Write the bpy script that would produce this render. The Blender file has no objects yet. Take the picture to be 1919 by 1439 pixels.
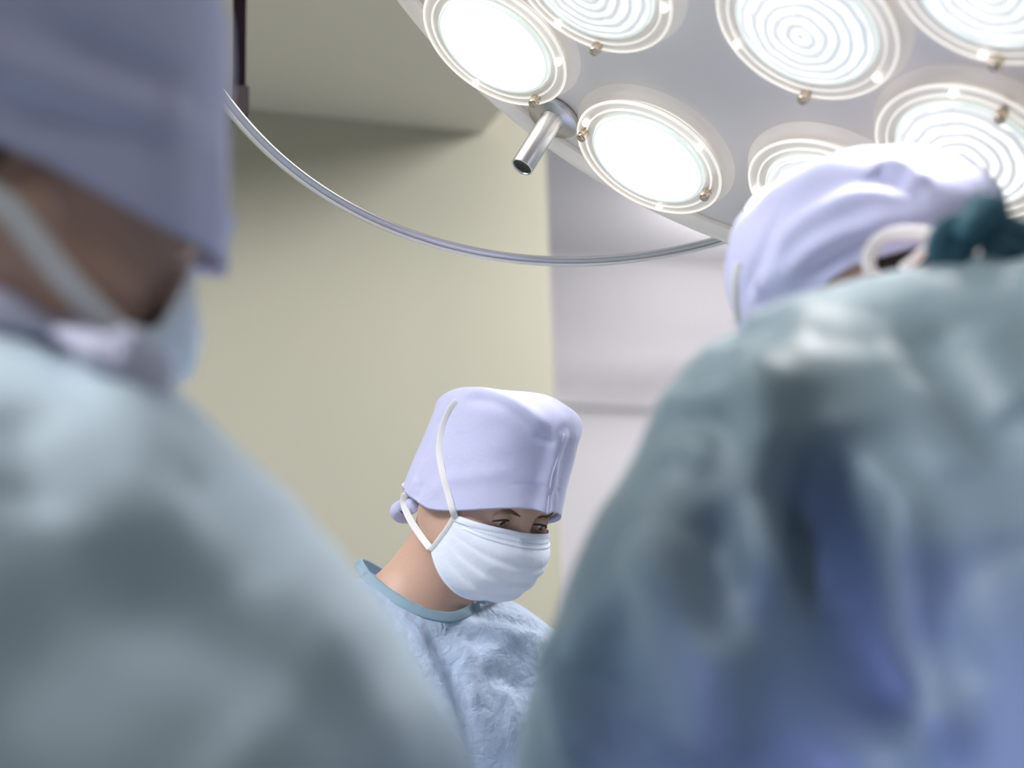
import bpy, math, random
import numpy as np
from mathutils import Vector, Matrix
from mathutils.bvhtree import BVHTree

SC = bpy.context.scene
COL = SC.collection
# ------------------------------------------------------------------ camera
F_PX = 2665.3; CX, CY = 959.5, 719.5
PITCH, ROLL = math.radians(12.3), math.radians(1.8)
CAM = np.array([0.0, 0.0, 1.30])
FWD = np.array([0, math.cos(PITCH), math.sin(PITCH)])
_r0 = np.array([1.0, 0, 0]); _u0 = np.array([0, -math.sin(PITCH), math.cos(PITCH)])
UP = _u0*math.cos(ROLL) + _r0*math.sin(ROLL)
RT = _r0*math.cos(ROLL) - _u0*math.sin(ROLL)
cd = bpy.data.cameras.new('camera'); cam = bpy.data.objects.new('camera', cd); COL.objects.link(cam)
cam.matrix_world = Matrix(((RT[0], UP[0], -FWD[0], CAM[0]), (RT[1], UP[1], -FWD[1], CAM[1]),
                           (RT[2], UP[2], -FWD[2], CAM[2]), (0, 0, 0, 1)))
cd.sensor_width = 36; cd.lens = F_PX*36/1919.0; cd.clip_start = .02
cd.dof.use_dof = True; cd.dof.focus_distance = 1.76; cd.dof.aperture_fstop = 1.9
SC.camera = cam
# ------------------------------------------------------------------ world, exposure
w = bpy.data.worlds.new('world'); SC.world = w; w.use_nodes = True
w.node_tree.nodes['Background'].inputs[0].default_value = (1.0, .985, .985, 1)
w.node_tree.nodes['Background'].inputs[1].default_value = 0.12
SC.view_settings.view_transform = 'Standard'; SC.view_settings.look = 'None'
SC.view_settings.exposure = 0.27; SC.view_settings.gamma = 1.0; SC.view_settings.use_curve_mapping = False

def C2W(x, y, z): return CAM + x*RT - y*UP + z*FWD
def D2W(x, y, z): return x*RT - y*UP + z*FWD
def at(px, py, z): return C2W((px-CX)/F_PX*z, (py-CY)/F_PX*z, z)
def ray(px, py):
    d = at(px, py, 1.0)-CAM; return d/np.linalg.norm(d)
def V(a): return Vector([float(t) for t in a])

def area(name, loc, target, size, power, color, sy=None):
    l = bpy.data.lights.new(name, 'AREA'); l.energy = power; l.color = color; l.size = size
    if sy: l.shape = 'RECTANGLE'; l.size_y = sy
    o = bpy.data.objects.new(name, l); COL.objects.link(o); o.location = V(loc)
    o.rotation_euler = (V(target)-V(loc)).to_track_quat('-Z', 'Y').to_euler()
    return o
# room lights: ceiling panel in front, the others unseen and added as fill (their fixtures are built with the ceiling)
area('ceiling_light_front', (-1.4, .75, 2.93), (-1.2, 1.5, 0), 1.2, 78, (1.0, .98, .97), .9)
area('recess_fill_light', (1.95, 4.05, 2.93), (1.95, 4.5, 0), 1.3, 52, (.98, .95, 1.0), .8)
area('right_fill_light', (1.3, 2.55, 2.93), (1.2, 2.8, 0), 1.2, 46, (1, .98, .96), .8)
area('rear_fill_light', (0.9, -0.2, 2.93), (.7, .2, 0), 1.2, 3, (1, .98, .96), .6)
# added violet fill spot behind the camera, tinting the gown at the right
def spot(name, loc, target, power, color, deg, rad, blend=.6):
    l = bpy.data.lights.new(name, 'SPOT'); l.energy = power; l.color = color; l.spot_size = math.radians(deg); l.spot_blend = blend; l.shadow_soft_size = rad
    o = bpy.data.objects.new(name, l); COL.objects.link(o); o.location = V(loc); o.rotation_euler = (V(target)-V(loc)).to_track_quat('-Z', 'Y').to_euler()
EXL = np.array([-.50, -.38, 1.02]); EXT = np.array([.37, .95, 1.14])
spot('violet_fill_light', EXL, EXT, 62, (.42, .42, 1.0), 28, .07, 1.0)

# ------------------------------------------------------------------ materials
def mat(name, col, rough=.6, metal=0, spec=.5, bump=None, sheen=0, sss=0, var=None, trans=0, emis=None, estr=0, coat=0, alpha=1):
    m = bpy.data.materials.new(name); m.use_nodes = True; nt = m.node_tree; b = nt.nodes['Principled BSDF']
    b.inputs['Base Color'].default_value = (*col, 1); b.inputs['Roughness'].default_value = rough
    b.inputs['Metallic'].default_value = metal; b.inputs['Specular IOR Level'].default_value = spec
    b.inputs['Sheen Weight'].default_value = sheen; b.inputs['Sheen Roughness'].default_value = .4
    b.inputs['Coat Weight'].default_value = coat
    if sss:
        b.inputs['Subsurface Weight'].default_value = sss; b.inputs['Subsurface Radius'].default_value = (1, .35, .2)
        b.inputs['Subsurface Scale'].default_value = .006
    if trans: b.inputs['Transmission Weight'].default_value = trans
    if emis: b.inputs['Emission Color'].default_value = (*emis, 1); b.inputs['Emission Strength'].default_value = estr
    tc = nt.nodes.new('ShaderNodeTexCoord')
    if var:   # (scale, amount, colour2)
        n = nt.nodes.new('ShaderNodeTexNoise'); n.inputs['Scale'].default_value = var[0]; n.inputs['Detail'].default_value = 5
        r = nt.nodes.new('ShaderNodeValToRGB'); r.color_ramp.elements[0].position = .35; r.color_ramp.elements[1].position = .7
        r.color_ramp.elements[0].color = (*col, 1); r.color_ramp.elements[1].color = (*var[1], 1)
        nt.links.new(tc.outputs['Object'], n.inputs['Vector']); nt.links.new(n.outputs['Fac'], r.inputs['Fac'])
        nt.links.new(r.outputs['Color'], b.inputs['Base Color'])
    if bump:  # list of (type, scale, strength)
        prev = None
        for ty, sc, st in bump:
            if ty == 'noise':
                n = nt.nodes.new('ShaderNodeTexNoise'); n.inputs['Scale'].default_value = sc; n.inputs['Detail'].default_value = 4
                n.inputs['Distortion'].default_value = .6; out = n.outputs['Fac']
            elif ty == 'crease':
                n = nt.nodes.new('ShaderNodeTexVoronoi'); n.feature = 'DISTANCE_TO_EDGE'; n.inputs['Scale'].default_value = sc; out = n.outputs['Distance']
                n2 = nt.nodes.new('ShaderNodeTexNoise'); n2.inputs['Scale'].default_value = sc*.7; n2.inputs['Detail'].default_value = 3
                mx = nt.nodes.new('ShaderNodeMix'); mx.data_type = 'VECTOR'; mx.inputs[0].default_value = .12
                nt.links.new(tc.outputs['Object'], mx.inputs[4]); nt.links.new(n2.outputs['Color'], mx.inputs[5])
                nt.links.new(tc.outputs['Object'], n2.inputs['Vector'])
                nt.links.new(mx.outputs[1], n.inputs['Vector'])
            else:
                n = nt.nodes.new('ShaderNodeTexWave'); n.inputs['Scale'].default_value = sc; n.inputs['Distortion'].default_value = .3
                n.bands_direction = 'Z' if ty == 'wavez' else 'X'; out = n.outputs['Fac']
            if ty != 'crease': nt.links.new(tc.outputs['Object'], n.inputs['Vector'])
            bp = nt.nodes.new('ShaderNodeBump'); bp.inputs['Strength'].default_value = st; bp.inputs['Distance'].default_value = .004
            nt.links.new(out, bp.inputs['Height'])
            if prev: nt.links.new(prev.outputs[0], bp.inputs['Normal'])
            prev = bp
        nt.links.new(prev.outputs[0], b.inputs['Normal'])
    return m

M = {}
M['wall'] = mat('wall_paint_beige', (.51, .495, .40), .6, bump=[('noise', 60, .03)], var=(1.3, (.53, .51, .415)))
M['soffit'] = mat('soffit_paint', (.82, .76, .67), .6)
M['wall2'] = mat('wall_paint_white', (.72, .70, .72), .5)
M['ceil'] = mat('ceiling_paint', (.74, .72, .74), .6)
M['floor'] = mat('floor_vinyl', (.30, .36, .36), .35, var=(8, (.33, .39, .39)))
M['trimw'] = mat('trim_paint', (.66, .64, .65), .4)
M['plate'] = mat('lamp_plate', (.84, .80, .79), .42)
M['rim'] = mat('lamp_rim_glow', (.90, .85, .79), .4, emis=(1, .93, .86), estr=.06)  # faint emission stands in for lamp light leaking into the rim
M['steel'] = mat('brushed_steel', (.62, .61, .64), .28, metal=1)
M['chrome'] = mat('satin_steel', (.92, .90, .90), .32, metal=1)
M['brass'] = mat('nickel_peg', (.62, .52, .42), .25, metal=1)
M['dark'] = mat('dark_plastic', (.025, .03, .028), .4)
M['darkbar'] = mat('dark_purple_plastic', (.012, .006, .010), .9, spec=.1)
M['greyp'] = mat('grey_plastic', (.07, .055, .055), .9, spec=.1)
M['cap'] = mat('cap_lavender_cotton', (.56, .58, .83), .85, sheen=.15, bump=[('noise', 500, .12), ('noise', 45, .25)])
M['mask'] = mat('mask_paper', (.79, .85, 1.0), .8, sss=.0, bump=[('noise', 60, .25), ('noise', 600, .1)])
M['strap'] = mat('strap_white', (.80, .79, .80), .8, bump=[('wavez', 300, .1)])
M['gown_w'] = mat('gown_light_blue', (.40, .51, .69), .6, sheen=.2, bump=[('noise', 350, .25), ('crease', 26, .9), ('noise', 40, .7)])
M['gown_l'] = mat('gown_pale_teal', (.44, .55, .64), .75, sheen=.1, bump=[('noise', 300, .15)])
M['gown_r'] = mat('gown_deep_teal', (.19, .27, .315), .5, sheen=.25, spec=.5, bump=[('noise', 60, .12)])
M['collar'] = mat('collar_teal', (.24, .37, .47), .7, bump=[('noise', 200, .2)])
M['collar_l'] = mat('collar_lavender', (.50, .52, .68), .7)
M['tie'] = mat('gown_tie_teal', (.035, .12, .17), .6)
M['skin'] = mat('skin', (.60, .385, .30), .5, sss=.25, bump=[('noise', 300, .08)], var=(14, (.64, .42, .33)))
M['lip'] = mat('lash_dark', (.05, .03, .035), .6)
M['brow'] = mat('brow_hair', (.15, .085, .055), .8)
M['sclera'] = mat('eye_white', (.75, .72, .72), .15)
M['iris'] = mat('eye_iris', (.05, .03, .025), .08, coat=1)
M['hair'] = mat('hair_dark', (.02, .014, .012), .5)
M['drape'] = mat('drape_blue', (.26, .34, .36), .7)
M['glove'] = mat('glove_latex', (.80, .78, .72), .4)
M['shoe'] = mat('clog_white', (.7, .7, .7), .4)

# ------------------------------------------------------------------ object helpers
def mesh_obj(name, verts, faces, m=None, parent=None, base=(0, 0, 0), smooth=True, **props):
    base = np.array(base, float); verts = np.asarray(verts, float)-base
    me = bpy.data.meshes.new(name); me.from_pydata(verts.tolist(), [], [list(map(int, f)) for f in faces]); me.update()
    if m is not None: me.materials.append(m)
    if smooth: me.polygons.foreach_set('use_smooth', [True]*len(me.polygons))
    o = bpy.data.objects.new(name, me); COL.objects.link(o)
    if parent is not None: o.parent = parent
    else: o.location = V(base)
    for k, v in props.items(): o[k] = v
    return o
def thing(name, loc, label, cat, group=None):
    o = bpy.data.objects.new(name, None); COL.objects.link(o); o.location = V(loc); o.empty_display_size = .1
    o['label'] = label; o['category'] = cat
    if group: o['group'] = group
    return o
class MB:
    def __init__(s): s.v = []; s.f = []
    def add(s, v, f):
        n = len(s.v); s.v += [tuple(map(float, p)) for p in v]; s.f += [tuple(i+n for i in q) for q in f]; return s
    def box(s, c, ex, ey, ez):   # half-extent vectors
        c, ex, ey, ez = map(lambda t: np.array(t, float), (c, ex, ey, ez))
        v = [c+a*ex+b*ey+d*ez for a in (-1, 1) for b in (-1, 1) for d in (-1, 1)]
        return s.add(v, [(0, 1, 3, 2), (4, 6, 7, 5), (0, 4, 5, 1), (2, 3, 7, 6), (0, 2, 6, 4), (1, 5, 7, 3)])
    def lathe(s, o, ax, prof, n=48, u=None):   # prof: list of (radius, height along ax)
        o = np.array(o, float); ax = np.array(ax, float)/np.linalg.norm(ax)
        t = np.array([1, 0, 0.]) if abs(ax[0]) < .9 else np.array([0, 1, 0.])
        u = np.cross(ax, t); u /= np.linalg.norm(u); w_ = np.cross(ax, u)
        v = []; f = []
        for r, h in prof:
            for i in range(n):
                a = 2*math.pi*i/n; v.append(o+ax*h+r*(math.cos(a)*u+math.sin(a)*w_))
        for j in range(len(prof)-1):
            for i in range(n):
                k = (i+1) % n; f.append((j*n+i, j*n+k, (j+1)*n+k, (j+1)*n+i))
        return s.add(v, f)
    def tube(s, pts, rad, n=10, flat=None, cap=True, up=None):
        """rad scalar or list; flat=(wide, thin) makes a ribbon section whose wide axis is perpendicular to 'up'"""
        pts = [np.array(p, float) for p in pts]; N = len(pts)
        if np.isscalar(rad): rad = [rad]*N
        v = []; f = []; prevn = None
        for i, p in enumerate(pts):
            t = pts[min(i+1, N-1)]-pts[max(i-1, 0)]; t /= np.linalg.norm(t)
            if up is not None:
                a = np.array(up[i] if np.ndim(up) == 2 else up, float)
            else: a = prevn if prevn is not None else (np.array([0, 0, 1.]) if abs(t[2]) < .9 else np.array([1., 0, 0]))
            a = a-t*(a@t); a /= np.linalg.norm(a); prevn = a; b = np.cross(t, a)
            fa, fb = (flat[1], flat[0]) if flat else (1, 1)
            for k in range(n):
                th = 2*math.pi*k/n; ca, sa = math.cos(th), math.sin(th)
                if flat: ca = math.copysign(abs(ca)**.6, ca); sa = math.copysign(abs(sa)**.6, sa)
                v.append(p+rad[i]*(ca*fa*a+sa*fb*b))
        for j in range(N-1):
            for k in range(n):
                l = (k+1) % n; f.append((j*n+k, j*n+l, (j+1)*n+l, (j+1)*n+k))
        if cap: f.append(tuple(range(n-1, -1, -1))); f.append(tuple((N-1)*n+k for k in range(n)))
        return s.add(v, f)
    def build(s, name, m, parent=None, base=(0, 0, 0), smooth=True, bevel=0, **pr):
        o = mesh_obj(name, s.v, s.f, m, parent, base, smooth, **pr)
        if bevel:
            b = o.modifiers.new('bevel', 'BEVEL'); b.width = bevel; b.segments = 2; b.limit_method = 'ANGLE'
        return o
def smooth_poly(P, n=40):
    P = np.array(P, float); N = len(P); out = []
    Q = np.vstack([2*P[0]-P[1], P, 2*P[-1]-P[-2]])
    for i in range(n):
        s_ = i/(n-1)*(N-1); k = min(int(s_), N-2); t = s_-k
        a, b, c, d = Q[k], Q[k+1], Q[k+2], Q[k+3]
        out.append(.5*((2*b)+(-a+c)*t+(2*a-5*b+4*c-d)*t*t+(-a+3*b-3*c+d)*t**3))
    return np.array(out)

# ---- signed distance modelling + surface nets
def sd_cone(P, a, b, ra, rb):
    a = np.array(a, float); b = np.array(b, float); ab = b-a; t = np.clip(((P-a)@ab)/(ab@ab), 0, 1)
    return np.linalg.norm(P-a-t[:, None]*ab, axis=1)-(ra+(rb-ra)*t)
def sd_ell(P, c, r, R=None):
    q = P-np.array(c, float)
    if R is not None: q = q@R          # columns of R = axes
    r = np.array(r, float); k0 = np.linalg.norm(q/r, axis=1); k1 = np.linalg.norm(q/(r*r), axis=1)
    return k0*(k0-1)/np.maximum(k1, 1e-9)
def su(a, b, k):
    h = np.maximum(k-np.abs(a-b), 0)/k; return np.minimum(a, b)-h*h*k*.25
def ssub(a, b, k): return -su(-a, b, k)
def nets(fn, lo, hi, h, grid=None):
    if grid is not None: return nets_grid(*grid)
    lo = np.array(lo, float); hi = np.array(hi, float); n = np.ceil((hi-lo)/h).astype(int)+1
    ax = [lo[i]+h*np.arange(n[i]) for i in range(3)]
    D = np.empty(n)
    for i in range(n[0]):
        Y, Z = np.meshgrid(ax[1], ax[2], indexing='ij')
        D[i] = fn(np.c_[np.full(Y.size, ax[0][i]), Y.ravel(), Z.ravel()]).reshape(Y.shape)
    return nets_grid(ax, D)
def nets_grid(ax, D):
    n = np.array(D.shape); S = D < 0
    c = [S[a:n[0]-1+a, b:n[1]-1+b, d:n[2]-1+d] for a in (0, 1) for b in (0, 1) for d in (0, 1)]
    tot = sum(x.astype(int) for x in c); act = (tot > 0) & (tot < 8)
    idx = -np.ones(act.shape, int); cells = np.argwhere(act); idx[act] = np.arange(len(cells))
    acc = np.zeros((len(cells), 3)); cnt = np.zeros(len(cells))
    offs = [(a, b, d) for a in (0, 1) for b in (0, 1) for d in (0, 1)]
    for i, p in enumerate(offs):
        for q in offs[i+1:]:
            if sum(abs(p[k]-q[k]) for k in range(3)) != 1: continue
            pi = cells+p; qi = cells+q
            d0 = D[tuple(pi.T)]; d1 = D[tuple(qi.T)]; mk = (d0 < 0) != (d1 < 0)
            t = np.where(mk, d0/np.where(mk, d0-d1, 1), 0)
            acc[mk] += (pi+(qi-pi)*t[:, None])[mk]; cnt[mk] += 1
    q_ = acc/cnt[:, None]; verts = np.stack([np.interp(q_[:, i], np.arange(len(ax[i])), ax[i]) for i in range(3)], 1)
    faces = []
    for a in range(3):
        b, c2 = (a+1) % 3, (a+2) % 3
        sl = [slice(None)]*3; s2 = [slice(None)]*3; sl[a] = slice(0, -1); s2[a] = slice(1, None)
        S0 = S[tuple(sl)]; S1 = S[tuple(s2)]; E_ = np.argwhere(S0 != S1)
        E_ = E_[(E_[:, b] > 0) & (E_[:, c2] > 0) & (E_[:, b] < n[b]-1) & (E_[:, c2] < n[c2]-1)]
        def g(db, dc):
            x = E_.copy(); x[:, b] += db; x[:, c2] += dc; return idx[tuple(x.T)]
        q = np.c_[g(-1, -1), g(0, -1), g(0, 0), g(-1, 0)]
        ins = S0[tuple(E_.T)]
        q[~ins] = q[~ins][:, ::-1]
        faces.append(q)
    return verts, np.vstack(faces)
def vnormals(v, f):
    f = np.asarray(f); n = np.zeros_like(v)
    fn = np.cross(v[f[:, 2]]-v[f[:, 0]], v[f[:, 3]]-v[f[:, 1]])
    for k in range(4): np.add.at(n, f[:, k], fn)
    return n/np.maximum(np.linalg.norm(n, axis=1), 1e-12)[:, None]
def relax(v, f, it=2, lam=.5):
    f = np.asarray(f)
    for _ in range(it):
        s = np.zeros_like(v); c = np.zeros(len(v))
        for a, b in ((0, 1), (1, 2), (2, 3), (3, 0)):
            np.add.at(s, f[:, a], v[f[:, b]]); np.add.at(s, f[:, b], v[f[:, a]]); np.add.at(c, f[:, a], 1); np.add.at(c, f[:, b], 1)
        v = v+lam*(s/np.maximum(c, 1)[:, None]-v)
    return v
def bvh(v, f): return BVHTree.FromPolygons([tuple(p) for p in v], [tuple(map(int, q)) for q in f])
def cast(tree, pts, off=0.0, zdef=None):
    """points of the garment surface met by the sight line through each photo point"""
    out = []; last = None
    for px, py in pts:
        d = ray(px, py); h = tree.ray_cast(V(CAM), V(d))
        if h[0] is None:
            if last is not None: out.append(CAM+d*last)
            elif zdef: out.append(at(px, py, zdef))
            continue
        last = h[3]; out.append(np.array(h[0])+off*np.array(h[1]) if np.array(h[1])@d < 0 else np.array(h[0])-off*np.array(h[1]))
    return np.array(out)
def folds(v, f, spec):
    """press folds (amp metres, width metres, photo polyline) into a garment along its surface normals"""
    tree = bvh(v, f); nrm = vnormals(v, f); disp = np.zeros(len(v))
    for amp, wid, pl in spec:
        P = cast(tree, smooth_poly(pl, max(12, len(pl)*8)))
        if len(P) < 2: continue
        L = len(P); best = np.full(len(v), 1e9); tt = np.zeros(len(v))
        lo = P.min(0)-3*wid; hi = P.max(0)+3*wid
        sel = np.where(((v > lo) & (v < hi)).all(1))[0]
        X = v[sel]; bd = np.full(len(sel), 1e9); bt = np.zeros(len(sel))
        for i in range(L-1):
            a, b = P[i], P[i+1]; ab = b-a; l2 = ab@ab
            if l2 < 1e-12: continue
            t = np.clip((X-a)@ab/l2, 0, 1); d = np.linalg.norm(X-a-t[:, None]*ab, axis=1)
            m_ = d < bd; bd[m_] = d[m_]; bt[m_] = (i+t[m_])/(L-1)
        taper = np.minimum(1, np.minimum(bt, 1-bt)*5+.25)
        disp[sel] += amp*taper*np.exp(-(bd/wid)**2)
    return v+nrm*disp[:, None]
def noise3(P, sc, seed=0):
    rs = np.random.RandomState(seed); out = np.zeros(len(P))
    for _ in range(10):
        k = rs.normal(size=3); k /= np.linalg.norm(k); k *= sc*(0.6+rs.rand()); out += np.sin(P@k+rs.rand()*6.28)
    return out/4.5
exec_parts = True
# ================================================================== ROOM
PHI = math.radians(19.5)
DN = np.array([-math.sin(PHI), math.cos(PHI), 0]); WX = np.array([math.cos(PHI), math.sin(PHI), 0]); Z = np.array([0, 0, 1.])
def plane_hit(px, py, p0, n):
    d = ray(px, py); return CAM+d*(((p0-CAM)@n)/(d@n))
corner = at(1038, 700, 3.2); corner[2] = 0
CEIL = 3.0
def struct(name, mb, m, **k): return mb.build(name, m, None, smooth=False, kind='structure', **k)
struct('floor', MB().box((0, 1.5, -.05), (4.5, 0, 0), (0, 4.5, 0), (0, 0, .05)), M['floor'])
# beige wall: a slab ending in a vertical corner
wl = 3.2
struct('wall_back', MB().box(corner-WX*wl/2*1.0+DN*.06+Z*CEIL/2, WX*wl/2, DN*.06, Z*CEIL/2), M['wall'])
# far white wall behind it to the right
hh = plane_hit(1290, 495, corner, DN)
# depth so that ceiling height meets y=495
def z_at(dd, px=1290, py=495): return plane_hit(px, py, corner+DN*dd, DN)[2]
dd = .3
while z_at(dd) < CEIL and dd < 4: dd += .01
far0 = corner+DN*dd
struct('wall_right', MB().box(far0+WX*1.3+DN*.06+Z*CEIL/2, WX*2.4, DN*.06, Z*CEIL/2), M['wall2'])
struct('ceiling', MB().box((0, 2.2, CEIL+.05), (5, 0, 0), (0, 4.9, 0), (0, 0, .05)), M['ceil'])
# soffit box dropping from the ceiling against the beige wall
sp = plane_hit(905, 250, corner, DN); sz = sp[2]
sw = 2.2
struct('trim_1', MB().box(np.array([*sp[:2], 0])-WX*sw/2-DN*.45+Z*(sz+CEIL)/2, WX*sw/2, DN*.45, Z*(CEIL-sz)/2), M['soffit'])
# horizontal ledge and lower panel on the far wall
lp = plane_hit(1140, 748, far0, DN); lq = plane_hit(1140, 766, far0, DN)
struct('trim_2', MB().box(np.array([*far0[:2], 0])+WX*1.3-DN*.015+Z*(lp[2]+lq[2])/2, WX*2.4, DN*.015, Z*(lp[2]-lq[2])/2), M['trimw'])
struct('baseboard_back', MB().box(corner-WX*wl/2-DN*.008+Z*.05, WX*wl/2, DN*.008, Z*.05), M['trimw'])
# ceiling panel fixture with a glowing diffuser
def luminaire(c, ex, ey, label, tint, st, name='ceiling_light'):
    t = thing(name, c, label, 'ceiling light'); c = np.array(c, float)
    MB().box(c+Z*-.02, ex, ey, Z*.02).build('housing', M['trimw'], t, c, smooth=False)
    MB().box(c+Z*-.044, np.array(ex)*.94, np.array(ey)*.94, Z*.004).build('diffuser', mat('diffuser_glow', (.9, .9, .9), emis=tint, estr=st), t, c, smooth=False)
    return t
lc = plane_hit(1420, 470, np.array([0, 0, CEIL]), Z); print('lum', lc, dd, sz, corner, far0)
uc = at(1530, 600, 1.0); uc = plane_hit(1560, 520, np.array([0, 0, CEIL-.30]), Z)
t = thing('added_uplight', uc, 'added white uplight, hidden near the far white wall to brighten the ceiling', 'ceiling light')
MB().box(uc-Z*.03, WX*.30, DN*.10, Z*.02).build('housing', M['trimw'], t, uc, smooth=False, bevel=.01)
for k in (-1, 1): MB().tube([uc+WX*.25*k-Z*.01, uc+WX*.25*k+Z*.30], .004, 8).build('hanger', M['steel'], t, uc)
MB().box(uc-Z*.006, WX*.28, DN*.085, Z*.003).build('diffuser', mat('uplight_glow', (.9, .9, .9), emis=(1, .97, 1), estr=2), t, uc, smooth=False)
area('added_uplight_light', uc+Z*.005, uc+Z*1.0, .56, 8, (1, .97, 1), .16)  # unseen uplight added to brighten the far ceiling
luminaire((-1.4, .75, CEIL), np.array([.6, 0, 0]), np.array([0, .45, 0]), 'white panel light on the ceiling left of the surgical lamp', (1, 1, 1), 2)
luminaire((1.3, 2.55, CEIL), np.array([.6, 0, 0]), np.array([0, .4, 0]), 'white fill panel added on the ceiling right of the surgical lamp', (1, 1, 1), 2)  # unseen panel added to even out the light on the beige wall
luminaire((1.95, 4.05, CEIL), np.array([.65, 0, 0]), np.array([0, .4, 0]), 'white fill panel added on the ceiling near the far white wall', (1, 1, 1), 2)  # unseen panel added to brighten the far recess
luminaire((0.9, -.2, CEIL), np.array([.6, 0, 0]), np.array([0, .3, 0]), 'white fill panel added on the ceiling behind the camera', (1, 1, 1), 2)  # unseen panel added as weak fill on the backs
ed = (EXT-EXL)/np.linalg.norm(EXT-EXL); eb = np.array([EXL[0]-.12, EXL[1]-.10, 0])  # stand and head built for the added violet fill spot
t = thing('violet_fill_spot', eb, 'added violet fill spot on a floor stand behind the camera', 'lamp')
MB().lathe(EXL-ed*.10, ed, [(.0001, -.05), (.04, -.045), (.09, .0), (.10, .07), (.095, .07), (.085, .0), (.0001, -.03)], 32).build('fill_head', M['steel'], t, eb)
MB().tube(smooth_poly([EXL-ed*.14, EXL-ed*.2-Z*.08, eb+Z*.8, eb+Z*.03], 16), .012, 10).build('stand', M['steel'], t, eb)
MB().lathe(eb, Z, [(.0001, 0), (.15, 0), (.15, .02), (.02, .04), (.0001, .04)], 32).build('base', M['steel'], t, eb)
# dark vertical rail hanging at the top left
rz = 2.25
rt = at(447, -260, rz); rb = at(447, 176, rz); rc = at(452, 218, rz)
t = thing('equipment_rail', rb, 'dark vertical rail with a grey end fitting hanging at top left', 'rail')
ax = np.array([0, 0, 1.]); hx = at(458.5, 100, rz)-at(447, 100, rz); hx[2] = 0
MB().box((rb+np.array([rb[0], rb[1], CEIL]))/2, hx, DN*.012, ax*(CEIL-rb[2])/2).build('rail', M['darkbar'], t, rb, smooth=False, bevel=.003)
MB().box(rb-ax*.018+hx*.25, hx*1.25, DN*.018, ax*.026).build('end_fitting', M['greyp'], t, rb, smooth=False, bevel=.004, label='grey end fitting')

# ================================================================== SURGICAL LAMP
NC = np.array([0.4649397, -0.78894639, 0.40173955]); DC = 1.01740683
NW = D2W(*NC); NW /= np.linalg.norm(NW)      # points away from the room, into the lamp body
def lamp_hit(px, py):
    r = np.array([(px-CX)/F_PX, (py-CY)/F_PX, 1.]); return C2W(*(r*(DC/(NC@r))))
LC = C2W(0.23133103, -0.44525543, 1.39037638); LR = .537; OUT = -NW
def hexmat(name, col, e, st, lo=.55):
    """glass lens lit from behind: concentric prism rings modulate how brightly each part of the glass glows"""
    m = bpy.data.materials.new(name); m.use_nodes = True; nt = m.node_tree; b = nt.nodes['Principled BSDF']
    b.inputs['Base Color'].default_value = (*col, 1); b.inputs['Roughness'].default_value = .1
    tc = nt.nodes.new('ShaderNodeTexCoord'); wv = nt.nodes.new('ShaderNodeTexWave'); wv.wave_type = 'RINGS'; wv.rings_direction = 'Z'
    wv.inputs['Scale'].default_value = 24; wv.inputs['Distortion'].default_value = 2.5; wv.inputs['Detail'].default_value = 3; wv.inputs['Detail Scale'].default_value = 1.5
    nz = nt.nodes.new('ShaderNodeTexNoise'); nz.inputs['Scale'].default_value = 18; nz.inputs['Detail'].default_value = 3
    mul = nt.nodes.new('ShaderNodeMath'); mul.operation = 'MULTIPLY'
    mr = nt.nodes.new('ShaderNodeMapRange'); mr.inputs[1].default_value = .08; mr.inputs[2].default_value = .5; mr.inputs[3].default_value = lo; mr.inputs[4].default_value = 1
    m2 = nt.nodes.new('ShaderNodeMath'); m2.operation = 'MULTIPLY'; m2.inputs[1].default_value = st
    nt.links.new(tc.outputs['Object'], wv.inputs[0]); nt.links.new(tc.outputs['Object'], nz.inputs[0])
    nt.links.new(wv.outputs['Fac'], mul.inputs[0]); nt.links.new(nz.outputs['Fac'], mul.inputs[1])
    nt.links.new(mul.outputs[0], mr.inputs[0]); nt.links.new(mr.outputs[0], m2.inputs[0])
    b.inputs['Emission Color'].default_value = (*e, 1); nt.links.new(m2.outputs[0], b.inputs['Emission Strength'])
    return m
M['lens'] = hexmat('lens_glass_lit', (.8, .8, .8), (.97, 1.0, .985), 1.0, .30)
M['lens_hot'] = hexmat('lens_glass_lit_bright', (.8, .8, .8), (.97, 1.0, .985), 1.35, .5)
M['lring'] = mat('lens_rim_glass', (.85, .9, .87), .1, emis=(.90, 1.0, .95), estr=.38)
def clear(name, col, mixf, rough=.15, glow=0):
    m = bpy.data.materials.new(name); m.use_nodes = True; nt = m.node_tree; b = nt.nodes['Principled BSDF']
    b.inputs['Base Color'].default_value = (*col, 1); b.inputs['Roughness'].default_value = rough
    if glow: b.inputs['Emission Color'].default_value = (1, .93, .86, 1); b.inputs['Emission Strength'].default_value = glow
    tr = nt.nodes.new('ShaderNodeBsdfTransparent'); mx = nt.nodes.new('ShaderNodeMixShader'); mx.inputs[0].default_value = mixf
    out = nt.nodes['Material Output']; nt.links.new(tr.outputs[0], mx.inputs[1]); nt.links.new(b.outputs[0], mx.inputs[2]); nt.links.new(mx.outputs[0], out.inputs[0])
    return m
M['flange'] = clear('clear_flange', (.80, .78, .74), .55, .2, .10)  # emission adds the glow of light leaking through the clear plastic
M['flange_edge'] = clear('clear_flange_edge', (1, .98, .95), .75, .2, .45)  # stronger emission puts in the bright edge highlights
M['button'] = mat('button_glass_glow', (.9, .85, .8), .2, emis=(1, .93, .85), estr=.8)  # emission put in so the buttons show as bright dots
M['well'] = mat('reflector_well_glow', (.80, .75, .71), .4, emis=(1, .93, .86), estr=.10)  # warm emission paints a halo of leaked light around each lens

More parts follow.
